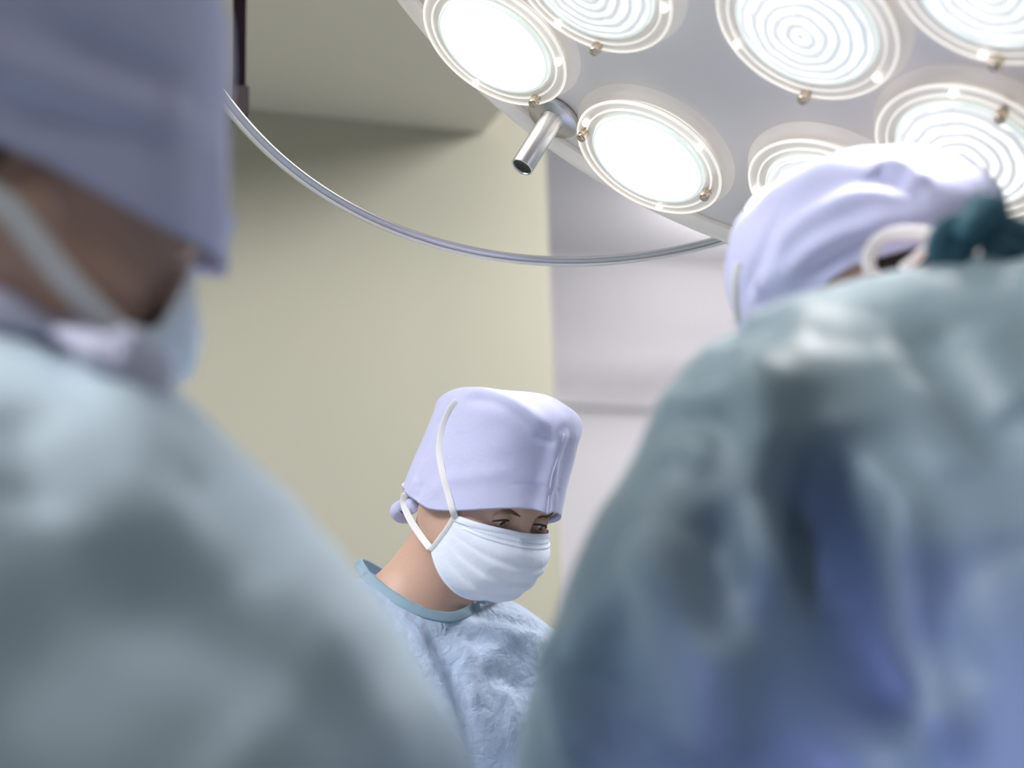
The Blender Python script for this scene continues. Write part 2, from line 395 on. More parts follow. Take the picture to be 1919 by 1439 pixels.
lamp = thing('surgical_lamp', LC, 'large round white surgical lamp with many glowing round lenses above the team', 'surgical lamp')
body = MB().lathe(LC, OUT, [(0.0001, 0), (LR*.45, 0.0), (LR*.90, 0), (LR*.93, -.004), (LR*.93, -.03), (LR*.8, -.09), (LR*.4, -.12), (.0001, -.125)], 96)
body.build('lamp_plate', M['plate'], lamp, LC)
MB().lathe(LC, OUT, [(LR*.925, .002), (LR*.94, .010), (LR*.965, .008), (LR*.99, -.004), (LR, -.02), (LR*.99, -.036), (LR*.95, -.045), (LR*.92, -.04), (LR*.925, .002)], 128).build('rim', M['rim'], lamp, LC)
pods = dict(A=(941, 63), B=(1228, 275), D=(1823, 262), E=(1524, 26), C=(1562, 350), F=(1122, -54), G=(1880, -62))
R0 = .095
lu = np.cross(OUT, Z); lu /= np.linalg.norm(lu); lv = np.cross(OUT, lu)
podc = {k: lamp_hit(*p) for k, p in pods.items()}
# the rest of the ring, above the frame
def pod(c, hot, pegs):
    d = MB().lathe(c, OUT, [(R0*1.12, .001), (R0*1.06, .005), (R0*1.0, .010), (R0*.93, .009)], 64).build('reflector_well_glow', M['well'], lamp, LC)
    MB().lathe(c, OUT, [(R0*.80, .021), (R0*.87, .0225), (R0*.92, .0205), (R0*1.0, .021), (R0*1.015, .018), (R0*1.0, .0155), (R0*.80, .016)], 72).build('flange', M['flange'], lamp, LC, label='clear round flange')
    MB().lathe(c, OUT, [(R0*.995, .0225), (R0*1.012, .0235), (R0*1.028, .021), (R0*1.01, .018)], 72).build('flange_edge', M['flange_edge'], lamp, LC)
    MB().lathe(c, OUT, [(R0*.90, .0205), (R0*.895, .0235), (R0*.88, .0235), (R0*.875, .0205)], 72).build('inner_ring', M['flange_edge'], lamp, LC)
    # lens: domed glass with prism ridges
    prof = []
    for i in range(40):
        r = .74*i/39; z_ = .018+.016*math.sqrt(max(0, 1-(r/.80)**2)) + .0007*math.sin(r*95)
        prof.append((max(r, .0005)*R0, z_))
    me = MB().lathe((0, 0, 0), (0, 0, 1), prof, 72)
    o = me.build('lens', M['lens_hot' if hot else 'lens'], lamp)
    o.rotation_euler = V(OUT).to_track_quat('Z', 'Y').to_euler(); o.location = V(c-LC)
    MB().lathe(c, OUT, [(R0*.74, .022), (R0*.765, .026), (R0*.785, .024), (R0*.80, .017), (R0*.78, .012)], 72).build('lens_rim', M['lring'], lamp, LC)
    for (px, py) in pegs:
        p = lamp_hit(px, py)
        MB().lathe(p, OUT, [(.0001, 0), (.006, 0), (.006, .004), (.0042, .006), (.0042, .022), (.0062, .024), (.0062, .034), (.0048, .036), (.0001, .036)], 16).build('lens_peg', M['brass'], lamp, LC)
    # three little bright fixing buttons on the flange
    q = c-lamp_center
    a0 = math.atan2(q@lv, q@lu)
    for k in range(3):
        a = a0+math.radians(25)+k*2*math.pi/3; pp = c+R0*.93*(math.cos(a)*lu+math.sin(a)*lv)
        MB().lathe(pp, OUT, [(.0001, .027), (.003, .0265), (.0045, .024), (.0045, .018)], 12).build('fixing_button', M['button'], lamp, LC)
lamp_center = LC
pegs = dict(A=[(1022, 158)], B=[(1112, 222), (1340, 332)], C=[(1438, 368)], D=[(1894, 178), (1802, 384)], E=[(1527, 146)], F=[(1138, 58)], G=[(1886, 78)])
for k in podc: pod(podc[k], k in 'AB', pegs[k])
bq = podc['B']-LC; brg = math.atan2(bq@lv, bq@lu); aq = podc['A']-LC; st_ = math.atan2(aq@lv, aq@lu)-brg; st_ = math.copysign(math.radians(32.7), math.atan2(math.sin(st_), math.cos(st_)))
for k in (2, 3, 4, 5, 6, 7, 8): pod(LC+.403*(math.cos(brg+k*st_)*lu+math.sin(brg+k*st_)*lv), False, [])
# the beams
for k, c in podc.items():
    l = bpy.data.lights.new('lamp_beam', 'SPOT'); l.energy = 14; l.spot_size = math.radians(61); l.spot_blend = 1.0; l.shadow_soft_size = .06; l.color = (1, .975, .95)
    o = bpy.data.objects.new('lamp_beam', l); COL.objects.link(o); o.parent = lamp; o.location = V(c+OUT*.05-LC)
    o.rotation_euler = V(LC+OUT*2.4-c).to_track_quat('-Z', 'Y').to_euler()
# dark screw on the plate
p = lamp_hit(1400, 394)
o = MB().lathe(p, OUT, [(.0001, .002), (.002, .002), (.0022, .0035), (.0055, .004), (.0065, .003), (.0065, 0)], 20).build('screw', M['dark'], lamp, LC)
# handle socket: flange disc and hollow steel tube
hb = lamp_hit(1041, 214)
ang = MB().lathe(hb, OUT, [(.0001, .001), (.034, .001), (.0345, .004), (.0345, .008), (.033, .010), (.0001, .010)], 48)
ho = ang.build('handle_plate', M['steel'], lamp, LC)
tipL = .092
MB().lathe(hb, OUT, [(.0155, .008), (.0155, .013), (.0145, .015), (.0145, tipL), (.0135, tipL+.001), (.0125, tipL), (.0125, tipL-.010)], 32).build('handle_tube', M['chrome'], lamp, LC)
MB().lathe(hb, OUT, [(.0126, tipL-.002), (.0001, tipL-.004)], 32).build('tube_end', M['dark'], lamp, LC, label='dark disc painted as the shaded hollow of the handle tube')  # dark disc closes the tube in place of its inner shade
# yoke: flat steel hoop carrying the lamp
sc_ = .95
m_ = np.array([math.sin(math.radians(52))*math.cos(math.radians(-95)), math.sin(math.radians(52))*math.sin(math.radians(-95)), math.cos(math.radians(52))])
m_ /= np.linalg.norm(m_); hc = np.array([0.12005171, -0.48616768, 1.60526304])*sc_; hr = .5068680*sc_
a_ = np.array([1, 0, 0.]); uu = a_-m_*(a_@m_); uu /= np.linalg.norm(uu); vv = np.cross(m_, uu)
def hoop(t): return C2W(*(hc+hr*(math.cos(t)*uu+math.sin(t)*vv)))
def proj(P): 
    d = np.array(P)-CAM; x, y, z = d@RT, -(d@UP), d@FWD; return CX+F_PX*x/z, CY+F_PX*y/z, z
ts = np.linspace(0, 2*math.pi, 721); pr = np.array([proj(hoop(t)) for t in ts])
dmin = np.hypot(pr[:, 0]-1372, pr[:, 1]-446); i0 = int(dmin.argmin())
# walk from the pivot through the bottom of the arc to the far left and up past the frame
j = int(np.hypot(pr[:, 0]-1030, pr[:, 1]-492).argmin()); step = 1 if ((j-i0) % 720) < 360 else -1
t0 = ts[i0]; arc = [hoop(t0+step*math.radians(k)) for k in np.arange(0, 196, 1.5)]
mw = D2W(*m_)
hl = MB()
hl.tube(arc, .0066, 12, flat=(1.25, .42), up=mw)
hl.build('yoke_hoop', M['steel'], lamp, LC)
tube2 = [p_-mw*.0045*np.sign(mw[2])+(p_-C2W(*hc))*.004 for p_ in arc]
MB().tube(tube2, .0024, 8).build('yoke_lip', M['chrome'], lamp, LC)
print('hoop pivot z', proj(arc[0]), 'lamp z', proj(lamp_hit(1372, 460)), 'end', proj(arc[-1]))
MB().tube([arc[0], lamp_hit(1395, 478)+NW*.02], .012, 12).build('yoke_pivot', M['chrome'], lamp, LC)
# arm up to the ceiling
top = arc[-1]
MB().tube(smooth_poly([top, top+Z*.1, np.array([LC[0], LC[1], 2.62]), np.array([LC[0], LC[1], 2.98])], 20), .022, 14).build('suspension_arm', M['steel'], lamp, LC)
MB().tube(smooth_poly([LC+NW*.11, LC+NW*.2, np.array([LC[0], LC[1], 2.62])], 14), .025, 14).build('suspension_joint', M['steel'], lamp, LC)
MB().lathe((LC[0], LC[1], 2.955), Z, [(.0001, 0), (.11, 0), (.12, .02), (.12, .045), (.0001, .045)], 32).build('ceiling_plate', M['steel'], lamp, LC)
# ================================================================== PEOPLE
def head_matrix(yaw, pitch, roll):
    """head frame: +X the wearer's left, -Y the face, +Z the crown; angles taken against the camera axis"""
    B = np.array([[1, 0, 0], [0, 0, -1], [0, 1, 0]], float)
    def rx(a): c, s = math.cos(a), math.sin(a); return np.array([[1, 0, 0], [0, c, -s], [0, s, c]])
    def ry(a): c, s = math.cos(a), math.sin(a); return np.array([[c, 0, s], [0, 1, 0], [-s, 0, c]])
    def rz(a): c, s = math.cos(a), math.sin(a); return np.array([[c, -s, 0], [s, c, 0], [0, 0, 1]])
    R = B@rz(math.radians(yaw))@rx(math.radians(pitch))@ry(math.radians(roll))
    W = np.c_[D2W(*R[:, 0]), D2W(*R[:, 1]), D2W(*R[:, 2])]
    return W                      # columns: head axes in the world
class Head:
    def __init__(s, yaw, pitch, roll, px, py, z, scale=1.0, local=(0, -.082, 0)):
        s.W = head_matrix(yaw, pitch, roll); s.s = scale
        s.o = at(px, py, z)-s.W@(np.array(local)*scale)
    def w(s, p): return s.o+(np.asarray(p, float)*s.s)@s.W.T
    def l(s, P): return ((np.asarray(P)-s.o)@s.W)/s.s
    def on_plane(s, px, py, axis, val):      # sight line met with a head-frame plane, in head coordinates
        o = s.l(CAM); d = (ray(px, py)@s.W)/s.s; t = (val-o[axis])/d[axis]; return o+d*t
def sd_head(L):
    """head in its own frame, eyes at z=0"""
    d = sd_ell(L, (0, .015, .040), (.072, .086, .082))
    d = su(d, sd_ell(L, (0, -.035, .035), (.062, .050, .055)), .05)          # forehead
    d = su(d, sd_ell(L, (0, -.025, -.040), (.054, .055, .060)), .05)          # midface
    d = su(d, sd_ell(L, (0, -.045, -.078), (.030, .034, .024)), .045)         # chin
    for sx in (-1, 1):
        d = su(d, sd_cone(L, (sx*.052, .012, -.040), (sx*.026, -.050, -.082), .016, .015), .035)   # jaw line
        d = su(d, sd_ell(L, (sx*.040, -.052, -.026), (.022, .026, .018)), .030)                    # cheekbone
        d = su(d, sd_ell(L, (sx*.028, -.079, .019), (.024, .011, .007)), .018)                     # brow ridge
        d = ssub(d, sd_ell(L, (sx*.0315, -.094, .000), (.0185, .0165, .0125)), .016)               # eye socket
        d = su(d, sd_ell(L, (sx*.0315, -.0735, -.001), (.0165, .0145, .0145)), .006)               # closed lid mound
        d = su(d, sd_ell(L, (sx*.072, .010, -.012), (.006, .016, .026)), .008)                     # ear
        d = su(d, sd_ell(L, (sx*.009, -.100, -.046), (.008, .010, .007)), .008)                    # nostril wing
    d = su(d, sd_cone(L, (0, -.084, .008), (0, -.107, -.040), .0065, .0095), .018)                 # nose
    d = su(d, sd_ell(L, (0, -.088, -.066), (.022, .010, .006)), .010)                              # lips
    d = su(d, sd_ell(L, (0, -.087, -.076), (.018, .010, .006)), .008)
    return d
def body_mesh(name, H, neck_base, neck_r, torso, res, label, group=None, base=None, extra=()):
    """one person: fine head and neck joined to torso, arms and legs in a single mesh"""
    nk0 = H.w((0, .030, -.035)); nb = np.array(neck_base)
    def fine(P):
        d = sd_head(H.l(P))*H.s
        d = su(d, sd_cone(P, nk0, nb, neck_r*.92, neck_r*1.12), .035)
        for a, b, ra, rb in torso[:2]+list(extra): d = su(d, sd_cone(P, a, b, ra, rb), .06)
        return d
    c = H.w((0, 0, 0)); lo = np.minimum(c-.155, nb-.12); hi = np.maximum(c+.165, nb+.10)
    def coarse(P):
        d = None
        for a, b, ra, rb in torso+[(nk0, nb, neck_r*.92, neck_r*1.12)]:
            e = sd_cone(P, a, b, ra, rb); d = e if d is None else su(d, e, .05)
        return d
    pts = np.array([p for t in torso for p in (t[0], t[1])]); hc_ = .0145
    L0 = np.minimum(pts.min(0)-.16, lo-.02); H0 = np.maximum(pts.max(0)+.16, hi+.02)
    cn = np.ceil((H0-L0)/hc_).astype(int)+1; cax = [L0[i]+hc_*np.arange(cn[i]) for i in range(3)]
    G = np.empty(cn)
    for i in range(cn[0]):
        Y, Zz = np.meshgrid(cax[1], cax[2], indexing='ij'); G[i] = coarse(np.c_[np.full(Y.size, cax[0][i]), Y.ravel(), Zz.ravel()]).reshape(Y.shape)
    ax = []
    for i in range(3):
        a_ = np.arange(lo[i], hi[i], res)
        ax.append(np.concatenate([cax[i][cax[i] < a_[0]-res*.5], a_, cax[i][cax[i] > a_[-1]+res*.5]]))
    for i in range(3):     # linear resampling of the coarse field onto the mixed grid
        q = np.clip((ax[i]-L0[i])/hc_, 0, cn[i]-1.0001); k = q.astype(int); fr = (q-k).reshape([-1 if j == i else 1 for j in range(3)])
        G = np.take(G, k, i)*(1-fr)+np.take(G, k+1, i)*fr
    ix = [np.where((ax[i] >= lo[i]) & (ax[i] <= hi[i]))[0] for i in range(3)]
    for i in ix[0]:
        Y, Zz = np.meshgrid(ax[1][ix[1]], ax[2][ix[2]], indexing='ij')
        e = fine(np.c_[np.full(Y.size, ax[0][i]), Y.ravel(), Zz.ravel()]).reshape(Y.shape)
        sl = np.ix_([i], ix[1], ix[2]); G[sl] = np.minimum(G[sl][0], e)[None]
    v, f = nets(None, None, None, None, grid=(ax, G)); v = relax(v, f, 2, .4)
    base = np.array(base)
    o = mesh_obj(name, v, f, M['skin'], None, base, label=label, category='person')
    if group: o['group'] = group
    return o, bvh(v, f)

def cap_mesh(H, prm, fold=(), noise=.0016, seed=1):
    """surgical cap: hem round brow and nape, two puffed side panels meeting in a seam, soft flat crown"""
    NT, NV = 160, 70
    p = dict(hem_front=.018, hem_side=-.004, hem_back=-.050, w0=.081, w1=.094, f0=-.101, f1=-.118, b0=.112, b1=.128, top=.165, tilt=.0, flat=.8, knot=1, seam=.006, pw=2.3, lean=0.0, sx0=0.0, btop=0.0, yl=0.0, c0=.62, cp=2.6)
    p.update(prm)
    v = np.zeros((NV, NT, 3))
    for j in range(NV):
        t = j/(NV-1)
        side = min(t/.72, 1.0); c = max(0, (t-p['c0'])/(1-p['c0']))
        puff = math.sin(min(t/.62, 1)*math.pi/2)
        r = math.sqrt(max(0, 1-c**p['cp']))
        for i in range(NT):
            th = 2*math.pi*i/NT; cy, sx = -math.cos(th), math.sin(th)     # th=0 face side
            pw = 2/p['pw']
            X = math.copysign(abs(sx)**pw, sx); Y = math.copysign(abs(cy)**pw, cy)
            wx = p['w0']+(p['w1']-p['w0'])*puff
            fy = p['f0']+(p['f1']-p['f0'])*puff; by = p['b0']+(p['b1']-p['b0'])*puff
            yy = (-fy*Y if Y < 0 else by*Y); yy = fy*(-Y) if Y < 0 else by*Y
            k = .5+.5*cy                                                     # 0 front .. 1 back
            hem = (p['hem_front']*(1-abs(sx))+p['hem_side']*abs(sx)) if cy < 0 else (p['hem_back']*abs(cy)+p['hem_side']*(1-abs(cy)))
            if cy < 0: hem = p['hem_front']*abs(cy)**1.2+p['hem_side']*(1-abs(cy)**1.2)
            k = .5+.5*cy*r
            topz = p['top']-p['tilt']*(k-.4)-p['btop']*k*k
            zz = hem+(topz*.80-hem)*min(t/.64, 1.0)
            if t > .64: zz = topz*.80+topz*.20*math.sin(min((t-.64)/.36, 1)*math.pi/2)
            seam = p['seam']*math.exp(-((sx-p['sx0'])/.10)**2)*(1 if cy < 0 else .3)*(1-c)
            v[j, i] = (X*wx*r+p['lean']*max(0, t-.3), yy*r*1.0-seam*(1 if cy < 0 else -1)+.012*c+p['yl']*t, zz)
    # gathered knot zone at the nape
    V_ = v.reshape(-1, 3)
    f = [(j*NT+i, j*NT+(i+1) % NT, (j+1)*NT+(i+1) % NT, (j+1)*NT+i) for j in range(NV-1) for i in range(NT)]
    P = H.w(V_)
    f = np.array(f)
    n = vnormals(P, f)
    if n.mean(0) is not None:
        ctr = P.mean(0)
        if ((P-ctr)*n).sum(1).mean() < 0: f = f[:, ::-1]; n = -n
    jt = np.repeat(np.arange(NV)/(NV-1), NT); amp = noise*(.25+1.6*np.clip(jt, 0, 1))
    gather = np.exp(-((V_[:, 1]-.11)/.04)**2)*np.exp(-((V_[:, 2]+.02)/.05)**2)
    ang = np.arctan2(V_[:, 0], V_[:, 1])
    P = P+n*(noise3(V_, 55, seed)*amp+noise3(V_, 120, seed+9)*amp*.35+gather*.004*np.sin(ang*26))[:, None]
    if fold: P = folds(P, f, fold)
    # inner turn-up of the hem gives the cloth a thickness
    hemv = P[:NT]; inn = H.w(V_[:NT]*np.array([.955, .955, 1])+np.array([0, 0, .004])); inn2 = H.w(V_[:NT]*np.array([.93, .93, 1])+np.array([0, 0, .03]))
    N0 = len(P); P = np.vstack([P, inn, inn2])
    g = []
    for i in range(NT):
        k = (i+1) % NT; g.append((k, i, N0+i, N0+k)); g.append((N0+k, N0+i, N0+NT+i, N0+NT+k))
    return P, np.vstack([f, np.array(g)]), V_
def mask_mesh(H, SA, SB, prm=None):
    """pleated face mask: SA upper, SB lower corner of its side edge (head frame, wearer's right), mirrored on the far side"""
    NU, NVV = 60, 44
    prof = [(-.1010, -.008), (-.113, -.022), (-.1225, -.040), (-.1220, -.054), (-.116, -.070), (-.106, -.086), (-.093, -.100), (-.072, -.110)]
    prof = smooth_poly([(0, a, b) for a, b in prof], NVV)
    v = []
    for j in range(NVV):
        t = j/(NVV-1)
        S = np.array(SA)*(1-t)+np.array(SB)*t
        C = prof[j]
        for i in range(NU+1):
            u = -1+2*i/NU; a = abs(u)
            x = math.copysign(abs(S[0])*math.sin(a*math.pi/2)**(.95), u)
            k = (1-math.cos(a*math.pi/2))**(.95)
            y = C[1]+(S[1]-C[1])*k; z = C[2]+(S[2]-C[2])*(a**(1.5-.1*t))
            # jaw bulge low on the side
            low = max(0, (t-.35)/.65)
            z -= .022*low*math.sin(a*math.pi)**1.0*(1 if t > .35 else 0)*.5
            y += -.004*math.sin(a*math.pi)
            if t < .25: y += .010*math.sin(a*math.pi)*(1-t/.25)*.6*(a > .1)
            pl = 0
            for tc_, am in ((.17, .0016), (.36, .0022), (.56, .0024), (.76, .0016)):
                q = (t-tc_)/.045; pl += am*(1/(1+math.exp(-q*3))-.5)*math.exp(-(q*.4)**2)*(1-a**4)
            v.append((x, y-pl*2.2, z))
    v = np.array(v)
    v[:, 1] += .0013*noise3(v, 90, 4)*(1-np.abs(v[:, 0])/.075); v[:, 0] += .0009*noise3(v, 110, 5)
    n = NU+1
    f = [(j*n+i, (j+1)*n+i, (j+1)*n+i+1, j*n+i+1) for j in range(NVV-1) for i in range(NU)]
    return v, f, n, NVV
def solid(o, t):
    m = o.modifiers.new('thickness', 'SOLIDIFY'); m.thickness = t; m.offset = 0; return o
def kit(H, P, base, cap_prm, cap_fold, SA, SB, cap_seed=1, cap_noise=.0016, ties=True, straps=None, capmat='cap'):
    """cap and mask with bindings and straps, as children of person P"""
    v, f, L = cap_mesh(H, cap_prm, cap_fold, cap_noise, cap_seed)
    cap = mesh_obj('surgical_cap', v, f, M[capmat], P, base)
    NT = 160
    # centre seam, stitched edge
    ks = int(round(math.asin(cap_prm.get('sx0', 0))/(2*math.pi)*NT)); sm = [v[j*NT+ks] for j in range(0, 46)]
    MB().tube([p for p in sm], .0011, 6).build('front_seam', M[capmat], cap, base)
    mv, mf, n, NVV = mask_mesh(H, SA, SB)
    W_ = H.w(mv)
    mask = mesh_obj('face_mask', W_, mf, M['mask'], P, base); solid(mask, .0012)
    edge = lambda idx, r, fl: MB().tube([W_[i] for i in idx], r, 8, flat=fl, up=(W_[idx[len(idx)//2]]-H.w((0, 0, -.05)))).build('mask_binding', M['mask'], mask, base)
    fo = (H.W@np.array([0, -1, 0]))
    for row, wd in ((1, .0042), (NVV-2, .0030)):
        MB().tube([W_[row*n+i]+fo*.0012 for i in range(n)], wd, 8, flat=(1, .22), up=[W_[row*n+i]-H.w((0, .02, -.05)) for i in range(n)]).build('mask_binding', M['mask'], mask, base)
    MB().tube([W_[6*n+i]+fo*.0010 for i in range(6, n-6)], .0019, 8, flat=(1, .6), up=[W_[6*n+i]-H.w((0, .02, -.05)) for i in range(6, n-6)]).build('nose_wire', M['mask'], mask, base)
    for col in (1, n-2):
        MB().tube([W_[j*n+col]+H.W@np.array([math.copysign(.001, mv[col][0]), 0, 0]) for j in range(NVV)], .0046, 8, flat=(1, .22), up=[W_[j*n+col]-H.w((0, .03, -.05)) for j in range(NVV)]).build('mask_binding', M['strap'], mask, base)
    # dark row of stitches below the top binding
    st = MB()
    for k in range(56):
        i = 3+k*(n-7)/55.; i_ = int(i); fr = i-i_; a = W_[4*n+i_]*(1-fr)+W_[4*n+i_+1]*fr; b = W_[4*n+i_]*(1-fr-.42)+W_[4*n+i_+1]*(fr+.42)
        st.tube([a+fo*.0012, b+fo*.0012], .00042, 5)
    o = st.build('stitching', mat('stitch_blue', (.40, .50, .72), .8), mask, base)
    return cap, mask, W_, n, NVV
def strap(name, pts, w_, parent, base, m='strap', up=None, thick=.0009):
    pts = smooth_poly(pts, 50)
    return MB().tube(pts, 1.0, 10, flat=(w_, thick), up=up).build(name, M[m], parent, base)
def surf_band(tree, pts, off): return cast(tree, pts, off)

def gown_mesh(prims, k, h, fold, noise=.004, nscale=16, seed=3, cut=None, edge=None):
    def fn(P):
        d = None
        for q in prims:
            e = sd_cone(P, *q) if len(q) == 4 else sd_ell(P, q[0], q[1], q[2])
            d = e if d is None else su(d, e, k)
        if cut is not None:
            for c in cut: d = ssub(d, sd_cone(P, *c), .03)
        return d
    pts = []
    for q in prims:
        if len(q) == 4: pts += [np.array(q[0])-max(q[2:]), np.array(q[0])+max(q[2:]), np.array(q[1])-max(q[2:]), np.array(q[1])+max(q[2:])]
        else: pts += [np.array(q[0])-max(q[1]), np.array(q[0])+max(q[1])]
    pts = np.array(pts)
    v, f = nets(fn, pts.min(0)-.03, pts.max(0)+.03, h); v = relax(v, f, 2)
    n = vnormals(v, f)
    if edge: v = edge(v); n = vnormals(v, f)
    v = v+n*(noise3(v, nscale, seed)*noise+noise3(v, nscale*2.6, seed+5)*noise*.35)[:, None]
    if fold: v = folds(v, f, fold)
    return v, f
def shoes(P, base, xs, dirn):
    dirn = np.array(dirn, float)/np.linalg.norm(dirn)
    for c in xs:
        c = np.array([c[0], c[1], 0.])
        def fn(Q):
            d = sd_cone(Q, c-dirn*.07+Z*.05, c+dirn*.13+Z*.04, .05, .044)
            return np.maximum(d, .004-Q[:, 2])
        v, f = nets(fn, c-.28, c+.28, .012)
        mesh_obj('clog', relax(v, f, 1), f, M['shoe'], P, base)
def limbs(base, sh_l, sh_r, hipz, shz, facing, hands, elbows, hipc):
    """torso, arms with five-fingered hands and legs as tapering bones"""
    f_ = np.array(facing, float); f_ /= np.linalg.norm(f_); sd = np.cross(Z, f_)
    hip = np.array(hipc, float); ch = (np.array(sh_l)+np.array(sh_r))/2-Z*.10
    T = [(np.array(sh_l)*.62+ch*.38+Z*.05, np.array(sh_r)*.62+ch*.38+Z*.05, .058, .058), (ch+Z*.03, hip, .115, .125), (hip-sd*.05, hip+sd*.05, .12, .12)]
    for s_, sh in ((1, sh_l), (-1, sh_r)):
        sh = np.array(sh); el = np.array(elbows[0 if s_ == 1 else 1]); hd = np.array(hands[0 if s_ == 1 else 1])
        T += [(sh, el, .048, .038), (el, hd, .037, .026)]
        d = (hd-el)/np.linalg.norm(hd-el); si = np.cross(d, Z); si /= np.linalg.norm(si)
        pc = hd+d*.06; T += [(hd, pc, .026, .030)]
        for q, (a_, ln) in enumerate(((-.030, .068), (-.010, .078), (.011, .073), (.030, .058))):
            r0 = hd+d*.085+si*a_; m1 = r0+d*ln*.5-Z*.008; T += [(pc, r0, .016, .0110), (r0, m1, .0105, .0098), (m1, m1+d*ln*.42-Z*.024, .0095, .0090)]
        T += [(hd+d*.02, hd+d*.06-si*s_*.045-Z*.01, .014, .011), (hd+d*.06-si*s_*.045-Z*.01, hd+d*.095-si*s_*.048-Z*.02, .011, .0098)]
        lg = hip+sd*.09*-s_; T += [(lg, np.array([lg[0], lg[1], .50])+f_*.02, .085, .058), (np.array([lg[0], lg[1], .50])+f_*.02, np.array([lg[0], lg[1], .09]), .055, .038)]
    return T

def fit_edge(v, rows, side, reach=.32, smooth=41):
    """ease a garment in or out sideways so that its outer line runs where the photo shows it; rows = (y, x) photo points"""
    R_ = np.array(rows, float); d = v-CAM; z = d@FWD; x = CX+F_PX*(d@RT)/z; y = CY-F_PX*(d@UP)/z
    ys = np.arange(R_[0, 0]-20, R_[-1, 0]+20, 6.0); cur = np.full(len(ys), np.nan); zz = np.full(len(ys), np.nan)
    for i, yy in enumerate(ys):
        m = np.abs(y-yy) < 8
        if m.any():
            k = np.where(m)[0][(x[m]*side).argmax()]; cur[i] = x[k]; zz[i] = z[k]
    ok = ~np.isnan(cur); dl = np.interp(ys, R_[:, 0], R_[:, 1])-cur
    dl = np.interp(ys, ys[ok], dl[ok]); cu = np.interp(ys, ys[ok], cur[ok]); zz = np.interp(ys, ys[ok], zz[ok])
    ker = np.hanning(9); ker /= ker.sum(); dl = np.convolve(np.pad(dl, 4, 'edge'), ker, 'valid')
    D = np.interp(y, ys, dl); C_ = np.interp(y, ys, cu); ZZ = np.interp(y, ys, zz)
    far = np.abs(x-C_)/F_PX*z
    fade = np.clip((y-(ys[0]-80))/80, 0, 1)*np.clip(((ys[-1]+250)-y)/250, 0, 1)
    wgt = np.clip(1-far/reach, 0, 1)**1.5*fade*np.exp(-((z-ZZ)/.35)**2)
    return v+(D*wgt/F_PX*z)[:, None]*RT
def fit_top(v, cols, reach=.2):
    """the same for the upper line of a shoulder; cols = (x, y)"""
    R_ = np.array(cols, float); d = v-CAM; z = d@FWD; x = CX+F_PX*(d@RT)/z; y = CY-F_PX*(d@UP)/z
    xs = np.arange(R_[0, 0], R_[-1, 0]+1, 8.0); cur = np.full(len(xs), np.nan); zz = cur.copy()
    for i, a in enumerate(xs):
        m = np.abs(x-a) < 8
        if m.any(): k = np.where(m)[0][y[m].argmin()]; cur[i] = y[k]; zz[i] = z[k]
    ok = ~np.isnan(cur); dl = np.interp(xs, xs[ok], (np.interp(xs, R_[:, 0], R_[:, 1])-cur)[ok]); cu = np.interp(xs, xs[ok], cur[ok]); zz = np.interp(xs, xs[ok], zz[ok])
    ker = np.hanning(9); ker /= ker.sum(); dl = np.convolve(np.pad(dl, 4, 'edge'), ker, 'valid')
    D = np.interp(x, xs, dl); C_ = np.interp(x, xs, cu); ZZ = np.interp(x, xs, zz)
    wgt = np.clip((x-xs[0]+70)/70, 0, 1)*np.clip((xs[-1]+120-x)/120, 0, 1)*np.clip(1-np.abs(y-C_)/F_PX*z/reach, 0, 1)**1.5*np.exp(-((z-ZZ)/.3)**2)
    return v-(D*wgt/F_PX*z)[:, None]*UP
# ------------------------------------------------ operating table under the blue drape
TB = np.array([0.0, 1.475, 0])
t = thing('operating_table', (TB[0], TB[1], 0), 'operating table with a steel pedestal under the blue drape', 'operating table')
MB().box(TB+Z*.80, (.95, 0, 0), (0, .20, 0), Z*.035).build('table_top', M['dark'], t, TB, smooth=False, bevel=.01)
MB().box(TB+Z*.41, (.16, 0, 0), (0, .12, 0), Z*.36).build('pedestal', M['steel'], t, TB, smooth=False, bevel=.01)
MB().box(TB+Z*.028, (.45, 0, 0), (0, .17, 0), Z*.028).build('table_base', M['steel'], t, TB, smooth=False, bevel=.01)
gv = []; gf = []; NX, NY = 110, 54
for i in range(NX):
    for j in range(NY):
        x = -1.02+2.04*i/(NX-1); y = -.40+.80*j/(NY-1)
        ox = max(0, abs(x)-.96); oy = max(0, abs(y)-.205)
        xx = math.copysign(min(abs(x), .96+ox*.2), x); yy = math.copysign(min(abs(y), .205+oy*.06), y)
        top = .852+.13*math.exp(-(y/.13)**4)*(.85+.15*math.sin(x*5))*(1/(1+math.exp((abs(x)-.82)*30)))
        zz = top-1.6*oy-1.2*ox+.006*math.sin(x*23+y*9)+.004*math.sin(y*40+x*7)
        if oy > 0: yy += math.copysign(.010*math.sin(x*31)*min(1, oy*8), y)
        gv.append((TB[0]+xx, TB[1]+yy, zz))
for i in range(NX-1):
    for j in range(NY-1): gf.append((i*NY+j, (i+1)*NY+j, (i+1)*NY+j+1, i*NY+j+1))
o = mesh_obj('surgical_drape', gv, gf, M['drape'], None, (TB[0], TB[1], .85), label='blue surgical drape spread over the patient on the operating table', category='drape')
solid(o, .003)
